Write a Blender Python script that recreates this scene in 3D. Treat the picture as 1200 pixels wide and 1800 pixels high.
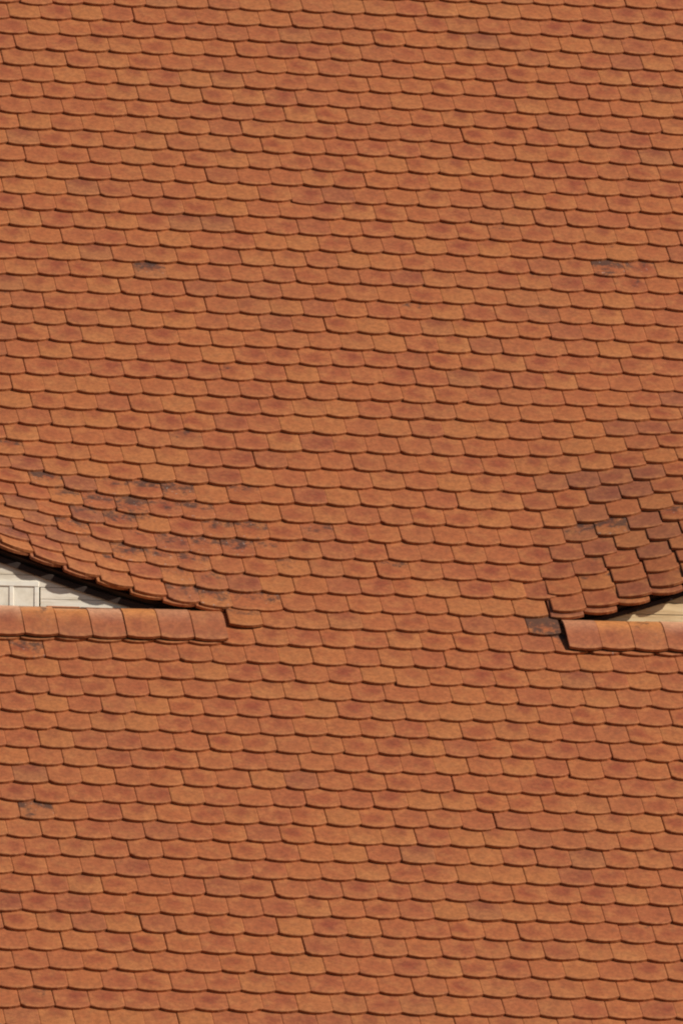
import bpy, math, random
import numpy as np
from mathutils import Vector, Matrix, noise as mnoise

random.seed(11)
rng = np.random.default_rng(7)
scene = bpy.context.scene
for o in list(bpy.data.objects):
    bpy.data.objects.remove(o)
col = scene.collection

# ---------------------------------------------------------------- camera
ORIGIN = Vector((0.0, 0.0, 11.3))            # a point in the middle of the roof slope
AZ, PITCH, DIST = 0.1945921, 0.1355119, 70.935
ROOF = 0.7942658                              # pitch of the roof, radians
FWD = Vector((math.sin(AZ) * math.cos(PITCH), math.cos(AZ) * math.cos(PITCH), math.sin(PITCH)))
cam_data = bpy.data.cameras.new('camera')
cam = bpy.data.objects.new('camera', cam_data)
col.objects.link(cam)
cam.location = ORIGIN - DIST * FWD
cam.rotation_euler = FWD.to_track_quat('-Z', 'Y').to_euler()
cam_data.sensor_fit = 'HORIZONTAL'
cam_data.sensor_width = 36.0
cam_data.lens = 22794.35 * 36.0 / 1200.0
cam_data.clip_start = 1.0
cam_data.clip_end = 500.0
scene.camera = cam

# ---------------------------------------------------------------- sky, sun, exposure
SUN_ELEV, SUN_SIDE = math.radians(38), math.radians(57)   # SUN_SIDE: from straight in front of the slope towards +x
SUN = Vector((math.cos(SUN_ELEV) * math.sin(SUN_SIDE), -math.cos(SUN_ELEV) * math.cos(SUN_SIDE), math.sin(SUN_ELEV)))
world = bpy.data.worlds.new('World')
scene.world = world
world.use_nodes = True
wn = world.node_tree
sky = wn.nodes.new('ShaderNodeTexSky')
sky.sky_type = 'NISHITA'
sky.sun_disc = False
sky.sun_elevation = SUN_ELEV
sky.sun_rotation = math.atan2(SUN.x, SUN.y)
bg = wn.nodes['Background']
bg.inputs['Strength'].default_value = 0.05
wn.links.new(sky.outputs['Color'], bg.inputs['Color'])
sun_data = bpy.data.lights.new('sun', 'SUN')
sun_data.energy = 4.5
sun_data.angle = math.radians(0.55)
sun_data.color = (1.0, 0.955, 0.88)
sun = bpy.data.objects.new('sun', sun_data)
col.objects.link(sun)
sun.rotation_euler = SUN.to_track_quat('Z', 'Y').to_euler()
sun.location = ORIGIN + 30 * SUN
scene.view_settings.view_transform = 'Standard'
scene.view_settings.look = 'None'
scene.view_settings.exposure = 0.0
scene.view_settings.gamma = 1.0
scene.view_settings.use_curve_mapping = False
scene.render.engine = 'CYCLES'
scene.cycles.filter_width = 2.1


# ---------------------------------------------------------------- materials
def nodes_of(name):
    m = bpy.data.materials.new(name)
    m.use_nodes = True
    nt = m.node_tree
    return m, nt, nt.nodes['Principled BSDF']


class NB:
    """small node-building helper"""
    def __init__(self, nt):
        self.nt = nt

    def node(self, kind, **kw):
        n = self.nt.nodes.new(kind)
        for k, v in kw.items():
            setattr(n, k, v)
        return n

    def put(self, sock, v):
        if isinstance(v, bpy.types.NodeSocket):
            self.nt.links.new(v, sock)
        else:
            sock.default_value = v

    def math(self, op, a, b=0.0, clamp=False):
        n = self.node('ShaderNodeMath', operation=op, use_clamp=clamp)
        self.put(n.inputs[0], a)
        self.put(n.inputs[1], b)
        return n.outputs[0]

    def ramp(self, v, lo, hi, to0=0.0, to1=1.0):
        n = self.node('ShaderNodeMapRange', interpolation_type='SMOOTHSTEP')
        self.put(n.inputs['Value'], v)
        n.inputs['From Min'].default_value = lo
        n.inputs['From Max'].default_value = hi
        n.inputs['To Min'].default_value = to0
        n.inputs['To Max'].default_value = to1
        return n.outputs['Result']

    def mix(self, f, a, b, blend='MIX'):
        n = self.node('ShaderNodeMix', data_type='RGBA', blend_type=blend)
        self.put(n.inputs[0], f)
        for s, v in ((n.inputs[6], a), (n.inputs[7], b)):
            if isinstance(v, tuple) and len(v) == 3:
                v = v + (1.0,)
            self.put(s, v)
        return n.outputs[2]

    def noise(self, vec, scale, detail=3.0, rough=0.55, dims='3D'):
        n = self.node('ShaderNodeTexNoise', noise_dimensions=dims)
        if vec is not None:
            self.put(n.inputs['Vector'], vec)
        n.inputs['Scale'].default_value = scale
        n.inputs['Detail'].default_value = detail
        n.inputs['Roughness'].default_value = rough
        return n.outputs['Fac']


def clay_material(name='fired_clay', rough=0.78, spec=0.28, pale=0.0):
    m, nt, bsdf = nodes_of(name)
    b = NB(nt)
    tone = b.node('ShaderNodeAttribute', attribute_name='tone')
    tuv = b.node('ShaderNodeAttribute', attribute_name='tuv')
    sep = b.node('ShaderNodeSeparateColor')
    nt.links.new(tone.outputs['Color'], sep.inputs['Color'])
    hue, tan, pur, stain = sep.outputs[0], sep.outputs[1], sep.outputs[2], tone.outputs['Alpha']
    sx = b.node('ShaderNodeSeparateXYZ')
    nt.links.new(tuv.outputs['Vector'], sx.inputs[0])
    u, v, seed = sx.outputs[0], sx.outputs[1], sx.outputs[2]
    tc = b.node('ShaderNodeNewGeometry')
    pos = tc.outputs['Position']
    # a vector private to each tile
    cv = b.node('ShaderNodeCombineXYZ')
    b.put(cv.inputs[0], b.math('ADD', u, b.math('MULTIPLY', seed, 37.0)))
    b.put(cv.inputs[1], v)
    b.put(cv.inputs[2], b.math('MULTIPLY', seed, 91.0))
    tv = cv.outputs[0]
    # firing colours
    c = b.mix(b.ramp(hue, 0.0, 1.0), (0.382, 0.114, 0.036), (0.352, 0.099, 0.035))
    c = b.mix(b.math('MULTIPLY', b.ramp(tan, 0.45, 1.0), 0.5), c, (0.40, 0.145, 0.043))
    c = b.mix(b.math('MULTIPLY', b.ramp(pur, 0.40, 1.1), 0.72), c, (0.235, 0.080, 0.040))
    # flame blotch, off centre and different on each tile
    du = b.math('DIVIDE', b.math('SUBTRACT', u, b.math('MULTIPLY', b.math('SUBTRACT', hue, 0.5), 0.05)), 0.085)
    dv = b.math('DIVIDE', b.math('SUBTRACT', v, b.math('ADD', 0.085, b.math('MULTIPLY', tan, 0.05))), 0.075)
    rad = b.math('SQRT', b.math('ADD', b.math('MULTIPLY', du, du), b.math('MULTIPLY', dv, dv)))
    rad = b.math('ADD', rad, b.math('MULTIPLY', b.math('SUBTRACT', b.noise(tv, 14.0, 2.0), 0.5), 1.4))
    blotch = b.math('MULTIPLY', b.ramp(rad, 1.05, 0.15), b.ramp(b.math('FRACT', b.math('MULTIPLY', seed, 7.31)), 0.0, 1.0, 0.30, 1.0))
    c = b.mix(blotch, c, (0.74, 0.58, 0.66), 'MULTIPLY')
    # cloudy variation over a single tile
    n1 = b.noise(tv, 9.0, 4.0, 0.6)
    c = b.mix(b.ramp(n1, 0.48, 0.72, 0.0, 0.45), c, (0.46, 0.175, 0.056))
    n2 = b.noise(tv, 26.0, 3.0, 0.6)
    c = b.mix(b.ramp(n2, 0.52, 0.8, 0.0, 0.45), c, (0.24, 0.080, 0.035))
    # paler rim at the tail
    rim = b.math('MULTIPLY', b.ramp(v, 0.030, 0.004), b.ramp(b.noise(tv, 20.0, 2.0), 0.35, 0.6, 0.1, 0.55))
    c = b.mix(rim, c, (0.50, 0.19, 0.065))
    if pale:        # brighter light on the bent sill tile heads, painted in as paler clay
        pf = b.math('MULTIPLY', b.ramp(b.math('ADD', v, b.math('MULTIPLY', b.math('SUBTRACT', n1, 0.5), 0.08)), 0.055, 0.145), pale)
        pf = b.math('MULTIPLY', pf, b.ramp(tan, 0.45, 0.95, 0.15, 1.0))
        c = b.mix(pf, c, b.mix(b.ramp(hue, 0.2, 0.9), (0.62, 0.235, 0.072), (0.68, 0.34, 0.19)))
    # weathering over the whole slope
    n3 = b.noise(pos, 0.9, 4.0, 0.6)
    c = b.mix(b.ramp(n3, 0.5, 0.75, 0.0, 0.30), c, (0.30, 0.108, 0.042))
    n4 = b.noise(pos, 38.0, 4.0, 0.72)
    val = b.ramp(n4, 0.3, 0.7, 0.80, 1.16)
    mul = b.node('ShaderNodeCombineColor')
    for i in range(3):
        b.put(mul.inputs[i], val)
    c = b.mix(1.0, c, mul.outputs[0], 'MULTIPLY')
    # soot and lichen stains on some tiles
    sn = b.math('ADD', b.math('MULTIPLY', b.noise(pos, 17.0, 4.0, 0.7), 0.6), b.math('MULTIPLY', b.noise(tv, 20.0, 4.0, 0.7), 0.4))
    sf = b.ramp(b.math('ADD', b.math('ADD', sn, b.math('MULTIPLY', b.math('SUBTRACT', stain, 0.5), 0.55)), b.math('MULTIPLY', b.ramp(v, 0.05, 0.13), 0.12)), 0.51, 0.68)
    sf = b.math('MULTIPLY', sf, b.ramp(stain, 0.02, 0.25))
    c = b.mix(b.math('MULTIPLY', sf, 0.80), c, (0.042, 0.026, 0.021))
    fl = b.math('MULTIPLY', b.ramp(b.noise(tv, 55.0, 1.0), 0.70, 0.76), b.ramp(stain, 0.25, 0.6))
    c = b.mix(b.math('MULTIPLY', fl, 0.45), c, (0.50, 0.46, 0.40))
    b.put(bsdf.inputs['Base Color'], c)
    bsdf.inputs['Roughness'].default_value = rough
    bsdf.inputs['Specular IOR Level'].default_value = spec
    bump = b.node('ShaderNodeBump')
    bump.inputs['Strength'].default_value = 0.55
    bump.inputs['Distance'].default_value = 0.004
    b.put(bump.inputs['Height'], b.math('ADD', b.math('MULTIPLY', n2, 0.7), b.math('MULTIPLY', b.noise(pos, 140.0, 3.0, 0.6), 0.45)))
    nt.links.new(bump.outputs[0], bsdf.inputs['Normal'])
    return m


def wood_material(name, light, dark, scale=(3.0, 40.0, 40.0), rough=0.75):
    m, nt, bsdf = nodes_of(name)
    b = NB(nt)
    tc = b.node('ShaderNodeTexCoord')
    mp = b.node('ShaderNodeMapping')
    mp.inputs['Scale'].default_value = scale
    nt.links.new(tc.outputs['Object'], mp.inputs['Vector'])
    g = b.noise(mp.outputs[0], 1.0, 5.0, 0.65)
    c = b.mix(b.ramp(g, 0.42, 0.72), light, dark)
    w = b.noise(tc.outputs['Object'], 7.0, 3.0, 0.6)
    c = b.mix(b.ramp(w, 0.45, 0.75, 0.0, 0.55), c, dark)
    b.put(bsdf.inputs['Base Color'], c)
    bsdf.inputs['Roughness'].default_value = rough
    bsdf.inputs['Specular IOR Level'].default_value = 0.25
    bump = b.node('ShaderNodeBump')
    bump.inputs['Strength'].default_value = 0.4
    bump.inputs['Distance'].default_value = 0.003
    b.put(bump.inputs['Height'], g)
    nt.links.new(bump.outputs[0], bsdf.inputs['Normal'])
    return m


def pane_material():
    m, nt, bsdf = nodes_of('frosted_pane')
    b = NB(nt)
    tc = b.node('ShaderNodeTexCoord')
    n = b.noise(tc.outputs['Object'], 16.0, 3.0, 0.6)
    b.put(bsdf.inputs['Base Color'], b.mix(b.ramp(n, 0.4, 0.7), (0.93, 0.85, 0.69), (0.78, 0.70, 0.55)))
    bsdf.inputs['Roughness'].default_value = 0.35
    return m


CLAY = clay_material()
CLAY_SMOOTH = clay_material('smooth_fired_clay', 0.46, 0.6, 1.0)
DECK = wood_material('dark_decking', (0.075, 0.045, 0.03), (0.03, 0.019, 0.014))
CREAM = wood_material('cream_boards', (0.93, 0.84, 0.69), (0.66, 0.55, 0.40))
PINE = wood_material('pine_boards', (0.82, 0.61, 0.34), (0.54, 0.35, 0.17))
WHITE = wood_material('white_paint', (0.94, 0.88, 0.75), (0.84, 0.75, 0.60))
EAVE_SHADE = wood_material('dark_eave_shade', (0.040, 0.022, 0.015), (0.018, 0.011, 0.009))  # near-black colour for the painted shadow band under the eaves
PANE = pane_material()


# ---------------------------------------------------------------- helpers
def tag(o, label=None, cat=None, group=None, kind=None):
    for k, v in (('label', label), ('category', cat), ('group', group), ('kind', kind)):
        if v:
            o[k] = v
    return o


def empty(name, loc):
    o = bpy.data.objects.new(name, None)
    o.empty_display_size = 0.3
    o.location = loc
    col.objects.link(o)
    return o


def link(name, mesh, parent, matrix=None):
    """a mesh object under its parent, placed by a world matrix"""
    o = bpy.data.objects.new(name, mesh)
    col.objects.link(o)
    o.parent = parent
    pw = parent_world(parent)
    o.matrix_parent_inverse = Matrix.Identity(4)
    o.matrix_basis = pw.inverted() @ (matrix if matrix is not None else Matrix.Identity(4))
    return o


def parent_world(o):
    m = Matrix.Identity(4)
    while o is not None:
        m = o.matrix_basis @ m
        o = o.parent
    return m


def mesh_of(name, verts, faces, mat, tuv=None, tone=None):
    me = bpy.data.meshes.new(name)
    me.from_pydata([tuple(map(float, v)) for v in verts], [], faces)
    me.materials.append(mat)
    if tuv is not None:
        a = me.attributes.new('tuv', 'FLOAT_VECTOR', 'POINT')
        a.data.foreach_set('vector', np.asarray(tuv, np.float32).ravel())
        a = me.attributes.new('tone', 'FLOAT_COLOR', 'POINT')
        a.data.foreach_set('color', np.asarray(tone, np.float32).ravel())
    me.update()
    return me


# ---------------------------------------------------------------- the roof surface
R, W = 0.155, 0.183            # exposed length of a tile, spacing across
T = 0.0172                     # thickness
X0, S0 = 0.722944, 4.803884
CT, ST = math.cos(ROOF), math.sin(ROOF)
UP = Vector((0, CT, ST))
NRM = Vector((0, -ST, CT))
EAVE, SILL = 37, 39            # course that ends the dormers, course under the sills

ROW_S = np.array([[0, -.5], [16, 1.4], [22, 4.9], [26, 4.6], [30, 0], [34, -4.1], [40, -3.8], [45, -1.9], [53, 2.7], [59, .7]])
ROW_X = np.array([[0, -11], [20, 12], [40, 4], [57, 0]])


def row_s(i):
    return S0 - i * R + float(np.interp(i, ROW_S[:, 0], ROW_S[:, 1])) / 195.0


def row_x(i):
    return X0 + float(np.interp(i, ROW_X[:, 0], ROW_X[:, 1])) / 318.0


S_EAVE, S_SILL = row_s(EAVE), row_s(SILL)

LX = np.array([-3.15, -2.8, -2.4, -2.002, -1.738, -1.535, -1.38, -1.224, -1.068, -0.912, -0.755, -0.62])
LH = np.array([0.56, 0.535, 0.455, 0.328, 0.236, 0.167, 0.118, 0.077, 0.045, 0.022, 0.004, 0.0])
RX = np.array([0.90, 1.02, 1.06, 1.131, 1.305, 1.501, 1.688, 1.764, 2.15, 2.55, 2.95, 3.3])
RH = np.array([0.0, 0.002, 0.030, 0.038, 0.068, 0.128, 0.19, 0.222, 0.35, 0.455, 0.535, 0.56])


RSOFT = np.array([0.0, 0.002, 0.005, 0.018, 0.054, 0.118, 0.188, 0.222, 0.35, 0.455, 0.535, 0.56])


def h_left(x):
    return float(np.interp(x if x > -3.15 else -6.3 - x, LX, LH))


def lift(x, s):
    if s < S_EAVE - 0.10:
        return 0.0
    t = max(0.0, (s - S_EAVE) / R)
    if -0.6 < x < 0.9:
        return 0.0
    a = h_left(x) * max(0.0, 1 - t / 11.4) ** 1.6
    xr = x if x < 3.3 else 6.6 - x
    h, soft = float(np.interp(xr, RX, RH)), float(np.interp(xr, RX, RSOFT))     # the raised edge at the foot of the flank fades out within a few courses
    b = soft * max(0.0, 1 - t / 13.0) ** 1.05 + (h - soft) * max(0.0, 1 - t / 3.5)
    return a + b


def surf(x, s, flat=False):
    p = ORIGIN + Vector((x, s * CT, s * ST))
    if not flat:
        p.z += lift(x, s)
    return p


def view(p):
    """where a point shows, in pixels of a 1200 x 1800 picture; used only to leave out what is out of frame"""
    d = p - cam.location
    r = Vector((math.cos(AZ), -math.sin(AZ), 0))
    z = d.dot(FWD)
    return 600 + 22794.35 * d.dot(r) / z, 900 - 22794.35 * d.dot(r.cross(FWD)) / z


# ---------------------------------------------------------------- tile shapes
LEN = 0.342


def tile_arrays(rnd, length=LEN, sag=0.0235, chip=False):
    """a plain tile with a segmental tail: top, rim, sides and back; y runs up the slope from the tail"""
    w = (0.1822 + rnd.uniform(-0.0016, 0.0006)) / 2
    n = 6
    sag = sag * rnd.uniform(0.8, 1.15)
    out = []
    for k in range(n + 1):
        q = -1 + 2 * k / n
        y = sag * abs(q) ** 1.95 + rnd.uniform(-0.0007, 0.0007)
        out.append((w * q, y))
    if chip:
        k = rnd.choice([0, 1, n - 1, n])
        out[k] = (out[k][0] * 0.95, out[k][1] + rnd.uniform(0.006, 0.013))
    out += [(w, length), (-w, length)]
    m = len(out)
    e = 0.0048
    cx, cy = 0.0, length / 2
    camber = rnd.uniform(-0.0006, 0.0018)
    verts = [(x, y, 0.0) for x, y in out]
    verts += [(x, y, T - 0.0022) for x, y in out]
    for x, y in out:
        xi = x * (1 - e / w)
        yi = y + (e if y < length * 0.5 else -e)
        verts.append((xi, yi, T + camber * (1 - (x / w) ** 2)))
    faces = []
    for k in range(m):
        j = (k + 1) % m
        faces.append((k, j, m + j, m + k))
        faces.append((m + k, m + j, 2 * m + j, 2 * m + k))
    t0 = 2 * m
    faces.append(tuple(range(t0, t0 + m)))
    faces.append(tuple(range(m - 1, -1, -1)))
    return np.array(verts), faces


VAR = []
for k in range(60):
    r_ = random.Random(500 + k)
    v, f = tile_arrays(r_, chip=(k % 9 == 0))
    tone = (r_.random(), r_.random(), r_.random() * (1.0 if k % 4 == 0 else 0.78), 0.0)
    VAR.append((v, f, tone, r_.random()))
_cache = {}


def tile_mesh(k, stain=0.0, weather=0.0):
    key = (k, round(stain, 2), round(weather, 1))
    if key not in _cache:
        v, f, tone, seed = VAR[k]
        tuv = np.column_stack([v[:, 0], v[:, 1], np.full(len(v), seed)])
        tn = tile_tone(tone, stain, weather)
        _cache[key] = mesh_of('tile', v, f, CLAY, tuv, np.tile(tn, (len(v), 1)))
    return _cache[key]


def tile_tone(tone, stain, weather):
    return (tone[0], tone[1], max(0.0, min(1.0, tone[2] * 0.75 + weather)), stain)


def tile_matrix(x, s, rnd, n_tail=2 * T, side=1.0, flat=False, slip=0.0):
    """tail centre at (x, s) on the surface; the tail rests on the two layers below it"""
    s = s + rnd.gauss(0, 0.0022) - slip
    x = x + rnd.gauss(0, 0.0012)
    a = surf(x, s, flat)
    v = (surf(x, s + 0.20, flat) - a).normalized()
    w_ = surf(x + 0.09, s, flat) - surf(x - 0.09, s, flat)
    w_.z *= side
    w_ = (w_ - v * w_.dot(v)).normalized()
    nn = w_.cross(v).normalized()
    tilt = math.asin(T / R) * (n_tail / (2 * T)) + max(0.0, rnd.gauss(0.001, 0.004))
    yaw = rnd.gauss(0, 0.006)
    if rnd.random() < 0.02:          # a tile that has slipped or twisted on its peg
        s, yaw = s, yaw + rnd.choice((-1, 1)) * rnd.uniform(0.012, 0.03)
    roll = rnd.gauss(0, 0.0045)
    base = Matrix((w_, v, nn)).transposed().to_4x4()
    base.translation = a + nn * (n_tail + 0.0008 + abs(rnd.gauss(0, 0.0008)))
    return base @ Matrix.Rotation(-tilt, 4, 'X') @ Matrix.Rotation(yaw, 4, 'Z') @ Matrix.Rotation(roll, 4, 'Y')


# ---------------------------------------------------------------- the things
roof = empty('tiled_roof', ORIGIN)
tag(roof, 'broad steep roof slope of orange clay tiles with rounded tails surrounding both dormers', 'roof', kind='thing')
dorm_l = empty('eyebrow_dormer', surf(-3.15, S_SILL, True))
tag(dorm_l, 'eyebrow dormer with cream white boarded front and small white window, soot spots on its tiles', 'dormer', 'eyebrow dormers in the tiled roof')
dorm_r = empty('eyebrow_dormer', surf(3.3, S_SILL, True))
tag(dorm_r, 'eyebrow dormer with bare tan timber front and reddish tiles stepping up its flank', 'dormer', 'eyebrow dormers in the tiled roof')

# (course, tile) -> how sooty that tile is
STAINS = {(32, -12): 0.52, (32, -11): 0.56, (31, -10): 0.45, (31, -9): 0.5, (33, -7): 0.45, (34, -8): 0.5, (35, -10): 0.45,
          (35, -11): 0.5, (33, -11): 0.5, (33, -10): 0.35, (35, -9): 0.4, (33, -5): 0.4, (35, -6): 0.35, (31, -13): 0.5,
          (29, -14): 0.4, (37, -10): 0.45, (37, -9): 0.5, (37, -7): 0.45, (17, 6): 0.6, (17, 7): 0.45, (17, 4): 0.3,
          (18, -9): 0.45, (49, -15): 0.5, (38, 1): 0.68, (36, 3): 0.3, (33, 3): 0.45, (33, 4): 0.5, (33, 6): 0.45,
          (40, -15): 0.5, (3, -5): 0.3, (4, 0): 0.3, (18, 3): 0.3, (36, -10): 0.4, (39, -15): 0.5, (39, -14): 0.4, (39, -12): 0.4, (39, -11): 0.45, (39, -10): 0.35, (39, 2): 0.4,
          (39, 3): 0.5, (39, 4): 0.4, (38, -8): 0.35, (31, -11): 0.4, (32, -10): 0.4, (32, -13): 0.4, (33, -12): 0.4, (34, -9): 0.45,
          (34, -7): 0.35, (18, 6): 0.35, (16, 6): 0.3}


class Field:
    """many small tiles gathered into one mesh"""
    def __init__(self):
        self.v, self.f, self.uv, self.tn, self.n = [], [], [], [], 0

    def add(self, k, mat, stain=0.0, weather=0.0):
        v, f, tone, seed = VAR[k]
        m = np.array(mat)
        self.v.append(v @ m[:3, :3].T + m[:3, 3])
        self.f += [tuple(i + self.n for i in p) for p in f]
        self.uv.append(np.column_stack([v[:, 0], v[:, 1], np.full(len(v), seed)]))
        self.tn.append(np.tile(tile_tone(tone, stain, weather), (len(v), 1)))
        self.n += len(v)

    def build(self, name, parent):
        if not self.n:
            return None
        pw = parent_world(parent).translation
        me = mesh_of(name, np.vstack(self.v) - np.array(pw), self.f, CLAY, np.vstack(self.uv), np.vstack(self.tn))
        o = bpy.data.objects.new(name, me)
        col.objects.link(o)
        o.parent = parent
        return tag(o, kind='stuff')


tiles = []      # owner, matrix, variant, stain, weather, centre in the picture, area rank
rt = random.Random(3)
XMIN, XMAX = -6.4, 6.6
row_jit = {i: rt.gauss(0, 0.006) for i in range(-12, 75)}
row_jit[SILL - 1] = -0.045
for i in range(-9, 69):
    s = row_s(i)
    half = 0.5 if i % 2 else 0.0
    for c in range(-42, 36):
        x = row_x(i) + row_jit[i] + (c + 0.5 - half) * W
        if not XMIN < x < XMAX:
            continue
        k = rt.randrange(60)
        owner, side, flat = roof, 1.0, False
        xx = x
        if i <= EAVE:
            hl, hr = lift(x, s) * (x < 0), lift(x, s) * (x > 0)
            if i == EAVE and x < -0.70:
                xx = x + W / 2
            if x > 1.0:
                if i >= EAVE - 1:
                    xx = x - (0.055 if i == EAVE - 1 else 0.055 - W / 2)
                    if xx < 1.06:
                        xx = x
                        flat = i == EAVE
                side = 0.85
            le = lift(xx, s)
            if i < EAVE + 1 and le > 0.010 and not flat:
                owner = dorm_l if xx < 0 else dorm_r
        elif i == SILL - 1:
            if -5.5 < x < -0.72 or 1.03 < x < 5.6:
                continue
        slip = rt.uniform(0.006, 0.016) if rt.random() < 0.02 else 0.0
        n_tail = 2.7 * T if (i, c) == (SILL - 1, -8) else 2 * T
        mat = tile_matrix(xx, s, rt, n_tail=n_tail, side=side, flat=flat, slip=slip)
        p = view(mat @ Vector((0, 0.07, T)))
        weather = 0.26 * mnoise.fractal(Vector((x * 1.1, s * 1.3, 4.0)), 1.0, 2.0, 3)
        if owner is dorm_r or (owner is roof and i in (27, 28, 29, 30, 31, 32, 33) and 1.2 < x):
            weather += rt.choice([0.2, 0.3, 0.4, 0.5]) * min(1.0, 0.4 + 5 * lift(xx, s))
        if x < -0.55 and 30 <= i <= 37:
            weather += rt.choice([0.2, 0.3, 0.4, 0.6]) * min(1.0, 0.3 + 6 * lift(xx, s))
        stain = STAINS.get((i, c), 0.0)
        if stain == 0 and rt.random() < 0.035:
            stain = rt.uniform(0.08, 0.33)
        if stain < 0.3 and x < -0.4 and 31 <= i <= 37 and rt.random() < 0.3:
            stain = rt.uniform(0.3, 0.5)
        tiles.append((owner, mat, k, stain, weather, p, i, c))

# starter course: second layer of tiles under the last course of each dormer
for side_sign, xs, drop, own in ((-1, np.arange(-5.45, -0.66, W), 0.008, dorm_l), (1, np.arange(1.115, 5.55, 0.1845), 0.035, dorm_r)):
    for x in xs:
        x = float(x) + (0.0 if side_sign > 0 else 0.03)
        mat = tile_matrix(x, S_EAVE - drop, rt, n_tail=T, side=1.0 if side_sign < 0 else 0.6)
        p = view(mat @ Vector((0, 0.0, T)))
        tiles.append((own, mat, rt.randrange(60), rt.uniform(0.1, 0.45), 0.4, p, 'eave', 0))

inside = [t for t in tiles if -25 < t[5][0] < 1225 and -22 < t[5][1] < 1822]
roof_in = sorted([t for t in inside if t[0] is roof], key=lambda t: -(t[6] if t[6] != 'eave' else 0))
full = [t for t in roof_in if 20 < t[5][0] < 1180 and t[5][1] < 1795]
chosen = set(id(t) for t in full[:300])
fields = {id(roof): Field(), id(dorm_l): Field(), id(dorm_r): Field()}
shown = set(id(t) for t in inside)
for t in tiles:
    owner, mat, k, stain, weather = t[:5]
    if id(t) in chosen or (owner is not roof and id(t) in shown):
        link('eave_tile' if t[6] == 'eave' else 'tile', tile_mesh(k, stain, weather), owner, mat)
    else:
        fields[id(owner)].add(k, mat, stain, weather)
fields[id(roof)].build('tile_field', roof)
fields[id(dorm_l)].build('tile_field', dorm_l)
fields[id(dorm_r)].build('tile_field', dorm_r)


# ---------------------------------------------------------------- roof decking under the tiles
def sheet(name, xs, ss, fn, mat, parent, thick=0.03):
    verts, faces = [], []
    nx, ns = len(xs), len(ss)
    pw = parent_world(parent).translation
    for dz in (0.0, -thick):
        for s in ss:
            for x in xs:
                verts.append(fn(float(x), float(s)) + NRM * dz - pw)
    top = nx * ns
    for a in range(ns - 1):
        for b in range(nx - 1):
            k = a * nx + b
            faces.append((k, k + 1, k + nx + 1, k + nx))
            faces.append((top + k, top + k + nx, top + k + nx + 1, top + k + 1))
    for b in range(nx - 1):
        faces.append((b, top + b, top + b + 1, b + 1))
        k = (ns - 1) * nx + b
        faces.append((k, k + 1, top + k + 1, top + k))
    for a in range(ns - 1):
        k = a * nx
        faces.append((k, k + nx, top + k + nx, top + k))
        k = a * nx + nx - 1
        faces.append((k, top + k, top + k + nx, k + nx))
    me = mesh_of(name, verts, faces, mat)
    o = bpy.data.objects.new(name, me)
    col.objects.link(o)
    o.parent = parent
    return o


def under(x, s):
    return surf(x, s) - NRM * 0.012


xs = np.concatenate([np.arange(XMIN, XMAX, 0.06)])
sheet('roof_deck', xs, np.concatenate([np.arange(S_EAVE + 0.035, S_EAVE + 2.3, 0.09), np.arange(S_EAVE + 2.3, 6.3, 0.5)]), under, DECK, roof)
sheet('roof_deck', np.array([XMIN, 0.0, XMAX]), np.array([-5.6, -3.0, S_SILL + 0.10]), lambda x, s: surf(x, s, True) - NRM * 0.012, DECK, roof)
for x0, x1 in ((XMIN, -5.55), (-0.80, 1.04), (5.66, XMAX)):
    sheet('roof_deck', np.array([x0, x1]), np.array([S_SILL + 0.102, S_EAVE + 0.033]), lambda x, s: surf(x, s, True) - NRM * 0.012, DECK, roof)


# ---------------------------------------------------------------- sill tiles, bent over the foot of each dormer
def sill_mesh(rnd, stain, hue, tan, pur):
    w = 0.0898
    n = 4
    prof = []                                  # (y, z, y along the tile) in the plane of the slope, z along its normal
    straight, rad = 0.175, 0.225
    y = 0.0
    for q in (0.0, 0.10, straight):
        prof.append((q, 0.0, q))
    steps = 6
    bend = ROOF - math.radians(5)
    for k in range(1, steps + 1):
        a = bend * k / steps
        prof.append((straight + rad * math.sin(a), -rad * (1 - math.cos(a)), straight + rad * a))
    verts, faces, tuv = [], [], []
    nc = n + 1
    for z0 in (T, 0.0):
        for j, (py, pz, l) in enumerate(prof):
            for k in range(nc):
                q = -1 + 2 * k / n
                yy = py + (0.016 * abs(q) ** 2.2 if j == 0 else 0.0)
                verts.append((w * q, yy, pz + z0 - (0.0015 if j == 0 and z0 else 0)))
                tuv.append((w * q, l * 0.62, 0.0))
    m = len(prof) * nc
    for j in range(len(prof) - 1):
        for k in range(n):
            a = j * nc + k
            faces.append((a, a + 1, a + nc + 1, a + nc))
        a = j * nc
        faces.append((a, a + nc, m + a + nc, m + a))
        a = j * nc + n
        faces.append((a, m + a, m + a + nc, a + nc))
    for k in range(n):
        faces.append((k, m + k, m + k + 1, k + 1))
        a = (len(prof) - 1) * nc + k
        faces.append((a, a + 1, m + a + 1, m + a))
    tuv = np.array(tuv)
    tuv[:, 2] = rnd.random()
    bend_light = np.clip(tuv[:, 1] / (0.34 * 0.62), 0, 1)        # light over the bend put into the colour: paler head, darker foot
    tn = np.column_stack([np.full(len(verts), hue), 0.35 + bend_light * (tan - 0.35), pur * (1 - 0.9 * bend_light), np.full(len(verts), stain)])
    me = mesh_of('sill_tile', verts, faces, CLAY_SMOOTH, tuv, tn)
    return me


rs = random.Random(21)
smesh = [sill_mesh(rs, *q) for q in ((0.0, 0.55, 0.6, 0.7), (0.0, 0.75, 0.75, 0.7), (0.0, 0.1, 1.0, 0.5), (0.2, 0.95, 0.95, 0.6),
                                     (0.1, 0.15, 0.95, 0.8), (0.32, 0.0, 1.0, 0.6), (0.0, 0.85, 0.95, 0.3))]


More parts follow.
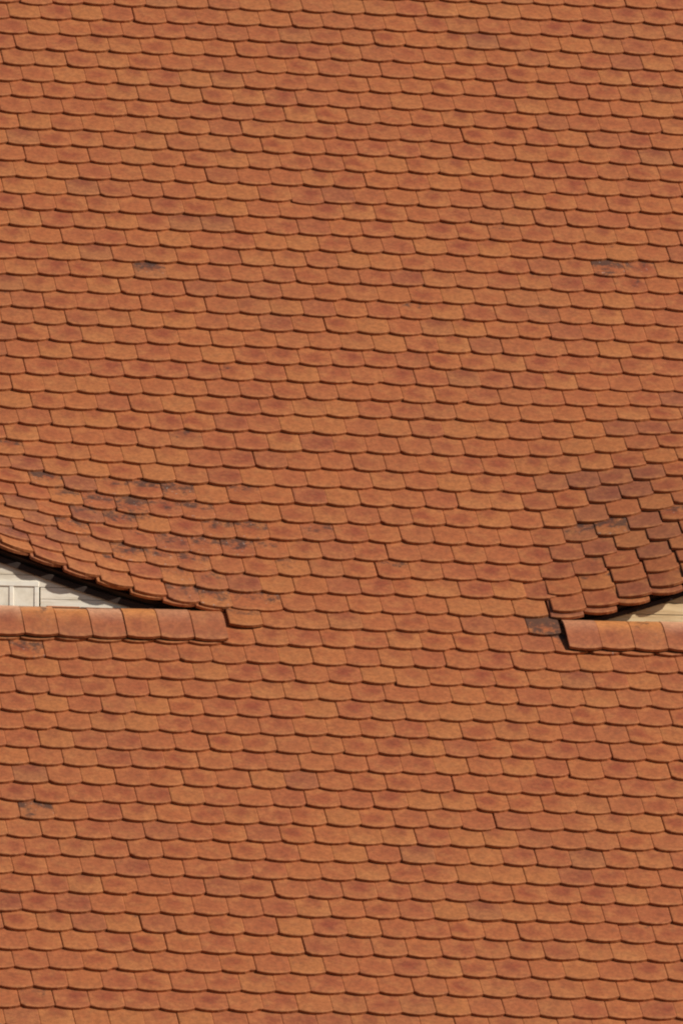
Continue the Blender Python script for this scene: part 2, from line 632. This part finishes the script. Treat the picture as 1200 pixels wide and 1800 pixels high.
def place_sill(parent, xs, spots):
    for n, x in enumerate(xs):
        n_tail = 3 * T + 0.004
        base = Matrix((Vector((1, 0, 0)), UP, NRM)).transposed().to_4x4()
        base.translation = surf(x, S_SILL + 0.016 + rs.gauss(0, 0.002), True) + NRM * (n_tail + rs.uniform(0, 0.005))
        mat = base @ Matrix.Rotation(-0.02 + rs.gauss(0, 0.008), 4, 'X') @ Matrix.Rotation(rs.gauss(0, 0.006), 4, 'Z')
        k = spots.get(n, rs.randrange(7))
        link('sill_tile', smesh[k], parent, mat)


place_sill(dorm_l, [-0.796 - 0.1855 * (k + 0.5) for k in range(24)], {0: 0, 1: 1, 2: 2, 3: 3, 4: 4, 5: 5, 6: 6, 7: 4})
place_sill(dorm_r, [1.075 + 0.1835 * (k + 0.5) for k in range(24)], {0: 1, 1: 2, 2: 5, 3: 6, 4: 4})


# ---------------------------------------------------------------- fronts of the dormers
def y_of(s):
    return ORIGIN.y + s * CT


def z_of(s):
    return ORIGIN.z + s * ST


WALL_Y = y_of(S_EAVE) + 0.041
SILL_Z = z_of(S_SILL) + 0.229


def roof_under(x, y):
    """height of the underside of the dormer's decking over (x, y)"""
    s = (y - ORIGIN.y) / CT
    p = surf(x, s)
    return p.z - 0.012 - 0.045


def strip_board(name, x0, x1, z0, z1, y0, depth, mat, parent, clear=0.0, step=0.05):
    """a horizontal board, its upper edge cut to the curve of the dormer roof"""
    xs = list(np.arange(x0, x1, step)) + [x1]
    cols = []
    for x in xs:
        top = min(z1, roof_under(x, y0) - clear)
        cols.append((x, top))
    segs, cur = [], []
    for x, top in cols:
        if top > z0 + 0.004:
            cur.append((x, top))
        else:
            if len(cur) > 1:
                segs.append(cur)
            cur = []
    if len(cur) > 1:
        segs.append(cur)
    pw = parent_world(parent).translation
    for seg in segs:
        verts, faces = [], []
        for x, top in seg:
            for y in (y0, y0 + depth):
                verts.append(Vector((x, y, z0)) - pw)
                verts.append(Vector((x, y, top)) - pw)
        for k in range(len(seg) - 1):
            a, b_ = 4 * k, 4 * k + 4
            faces += [(a, b_, b_ + 1, a + 1), (a + 2, a + 3, b_ + 3, b_ + 2), (a + 1, b_ + 1, b_ + 3, a + 3), (a, a + 2, b_ + 2, b_)]
        e = 4 * (len(seg) - 1)
        faces += [(0, 1, 3, 2), (e, e + 2, e + 3, e + 1)]
        me = mesh_of(name, verts, faces, mat)
        o = bpy.data.objects.new(name, me)
        col.objects.link(o)
        o.parent = parent


def box_part(name, x0, x1, y0, y1, z0, z1, mat, parent):
    pw = parent_world(parent).translation
    e = 0.004
    v = []
    for z, q in ((z0, 0), (z1, 0)):
        v += [(x0 + e, y0, z), (x1 - e, y0, z), (x1, y0 + e, z), (x1, y1, z), (x0, y1, z), (x0, y0 + e, z)]
    v = [Vector(p) - pw for p in v]
    f = [(0, 5, 4, 3, 2, 1), (6, 7, 8, 9, 10, 11)] + [(k, (k + 1) % 6, 6 + (k + 1) % 6, 6 + k) for k in range(6)]
    o = bpy.data.objects.new(name, mesh_of(name, v, f, mat))
    col.objects.link(o)
    o.parent = parent
    return o


BH = 0.064
# cream front of the first dormer: boards each side of a small window
for k in range(11):
    z0 = SILL_Z - 0.06 + k * BH
    dy = rs.uniform(-0.003, 0.003)
    if z0 < SILL_Z + 0.13:
        strip_board('wall_board', -1.775, -0.78, z0, z0 + BH - 0.003, WALL_Y + dy, 0.022, CREAM, dorm_l)
        strip_board('wall_board', -5.5, -4.46, z0, z0 + BH - 0.003, WALL_Y + dy, 0.022, CREAM, dorm_l)
    else:
        strip_board('wall_board', -5.5, -0.78, z0, z0 + BH - 0.003, WALL_Y + dy, 0.022, CREAM, dorm_l)
for k in range(11):
    z0 = SILL_Z - 0.06 + k * BH
    strip_board('wall_board', 1.08, 5.55, z0, z0 + BH - 0.004, WALL_Y + rs.uniform(-0.003, 0.003), 0.022, PINE, dorm_r)
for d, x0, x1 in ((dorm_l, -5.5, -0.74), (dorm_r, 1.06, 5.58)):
    # backing behind the boards, painted shade strip under the eave, dark sill board behind the sill tiles
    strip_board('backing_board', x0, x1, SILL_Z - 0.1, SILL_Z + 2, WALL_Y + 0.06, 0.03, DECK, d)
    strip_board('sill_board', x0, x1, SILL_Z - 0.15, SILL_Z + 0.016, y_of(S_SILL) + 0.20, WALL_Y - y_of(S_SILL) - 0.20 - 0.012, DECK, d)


def shade_strip(x0, x1, depth_z, parent, mat):  # dark strip added along the eave to deepen its shadow on the wall
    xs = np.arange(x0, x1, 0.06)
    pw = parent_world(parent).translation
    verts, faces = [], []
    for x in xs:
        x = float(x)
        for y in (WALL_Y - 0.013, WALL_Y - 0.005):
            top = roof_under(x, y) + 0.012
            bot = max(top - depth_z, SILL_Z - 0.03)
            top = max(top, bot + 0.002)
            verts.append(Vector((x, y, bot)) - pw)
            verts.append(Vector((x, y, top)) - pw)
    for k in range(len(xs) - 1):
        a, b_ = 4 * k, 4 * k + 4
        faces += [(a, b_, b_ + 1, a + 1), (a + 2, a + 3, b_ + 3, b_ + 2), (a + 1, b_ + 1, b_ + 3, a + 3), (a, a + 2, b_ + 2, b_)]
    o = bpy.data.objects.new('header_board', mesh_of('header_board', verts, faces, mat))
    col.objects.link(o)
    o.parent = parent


shade_strip(-5.5, -0.74, 0.034, dorm_l, EAVE_SHADE)
shade_strip(1.06, 5.58, 0.024, dorm_r, EAVE_SHADE)

# window of the first dormer
win = empty('window', Vector((-3.12, WALL_Y, SILL_Z)))
win.parent = dorm_l
win.location = Vector((-3.12, WALL_Y, SILL_Z)) - dorm_l.location
XW = [-1.785 - 0.137 * k for k in range(20)]
ZT = SILL_Z + 0.134
for n, x in enumerate(XW):
    box_part('mullion', x - 0.028, x, WALL_Y - 0.004, WALL_Y + 0.03, SILL_Z - 0.06, ZT - 0.0005, WHITE, win)
    if n + 1 < len(XW):
        box_part('pane', XW[n + 1] - 0.003, x - 0.0255, WALL_Y + 0.000, WALL_Y + 0.012, SILL_Z - 0.055, ZT - 0.001, PANE, win)
box_part('top_rail', XW[-1] - 0.03, -1.785, WALL_Y - 0.006, WALL_Y + 0.03, ZT, ZT + 0.026, WHITE, win)
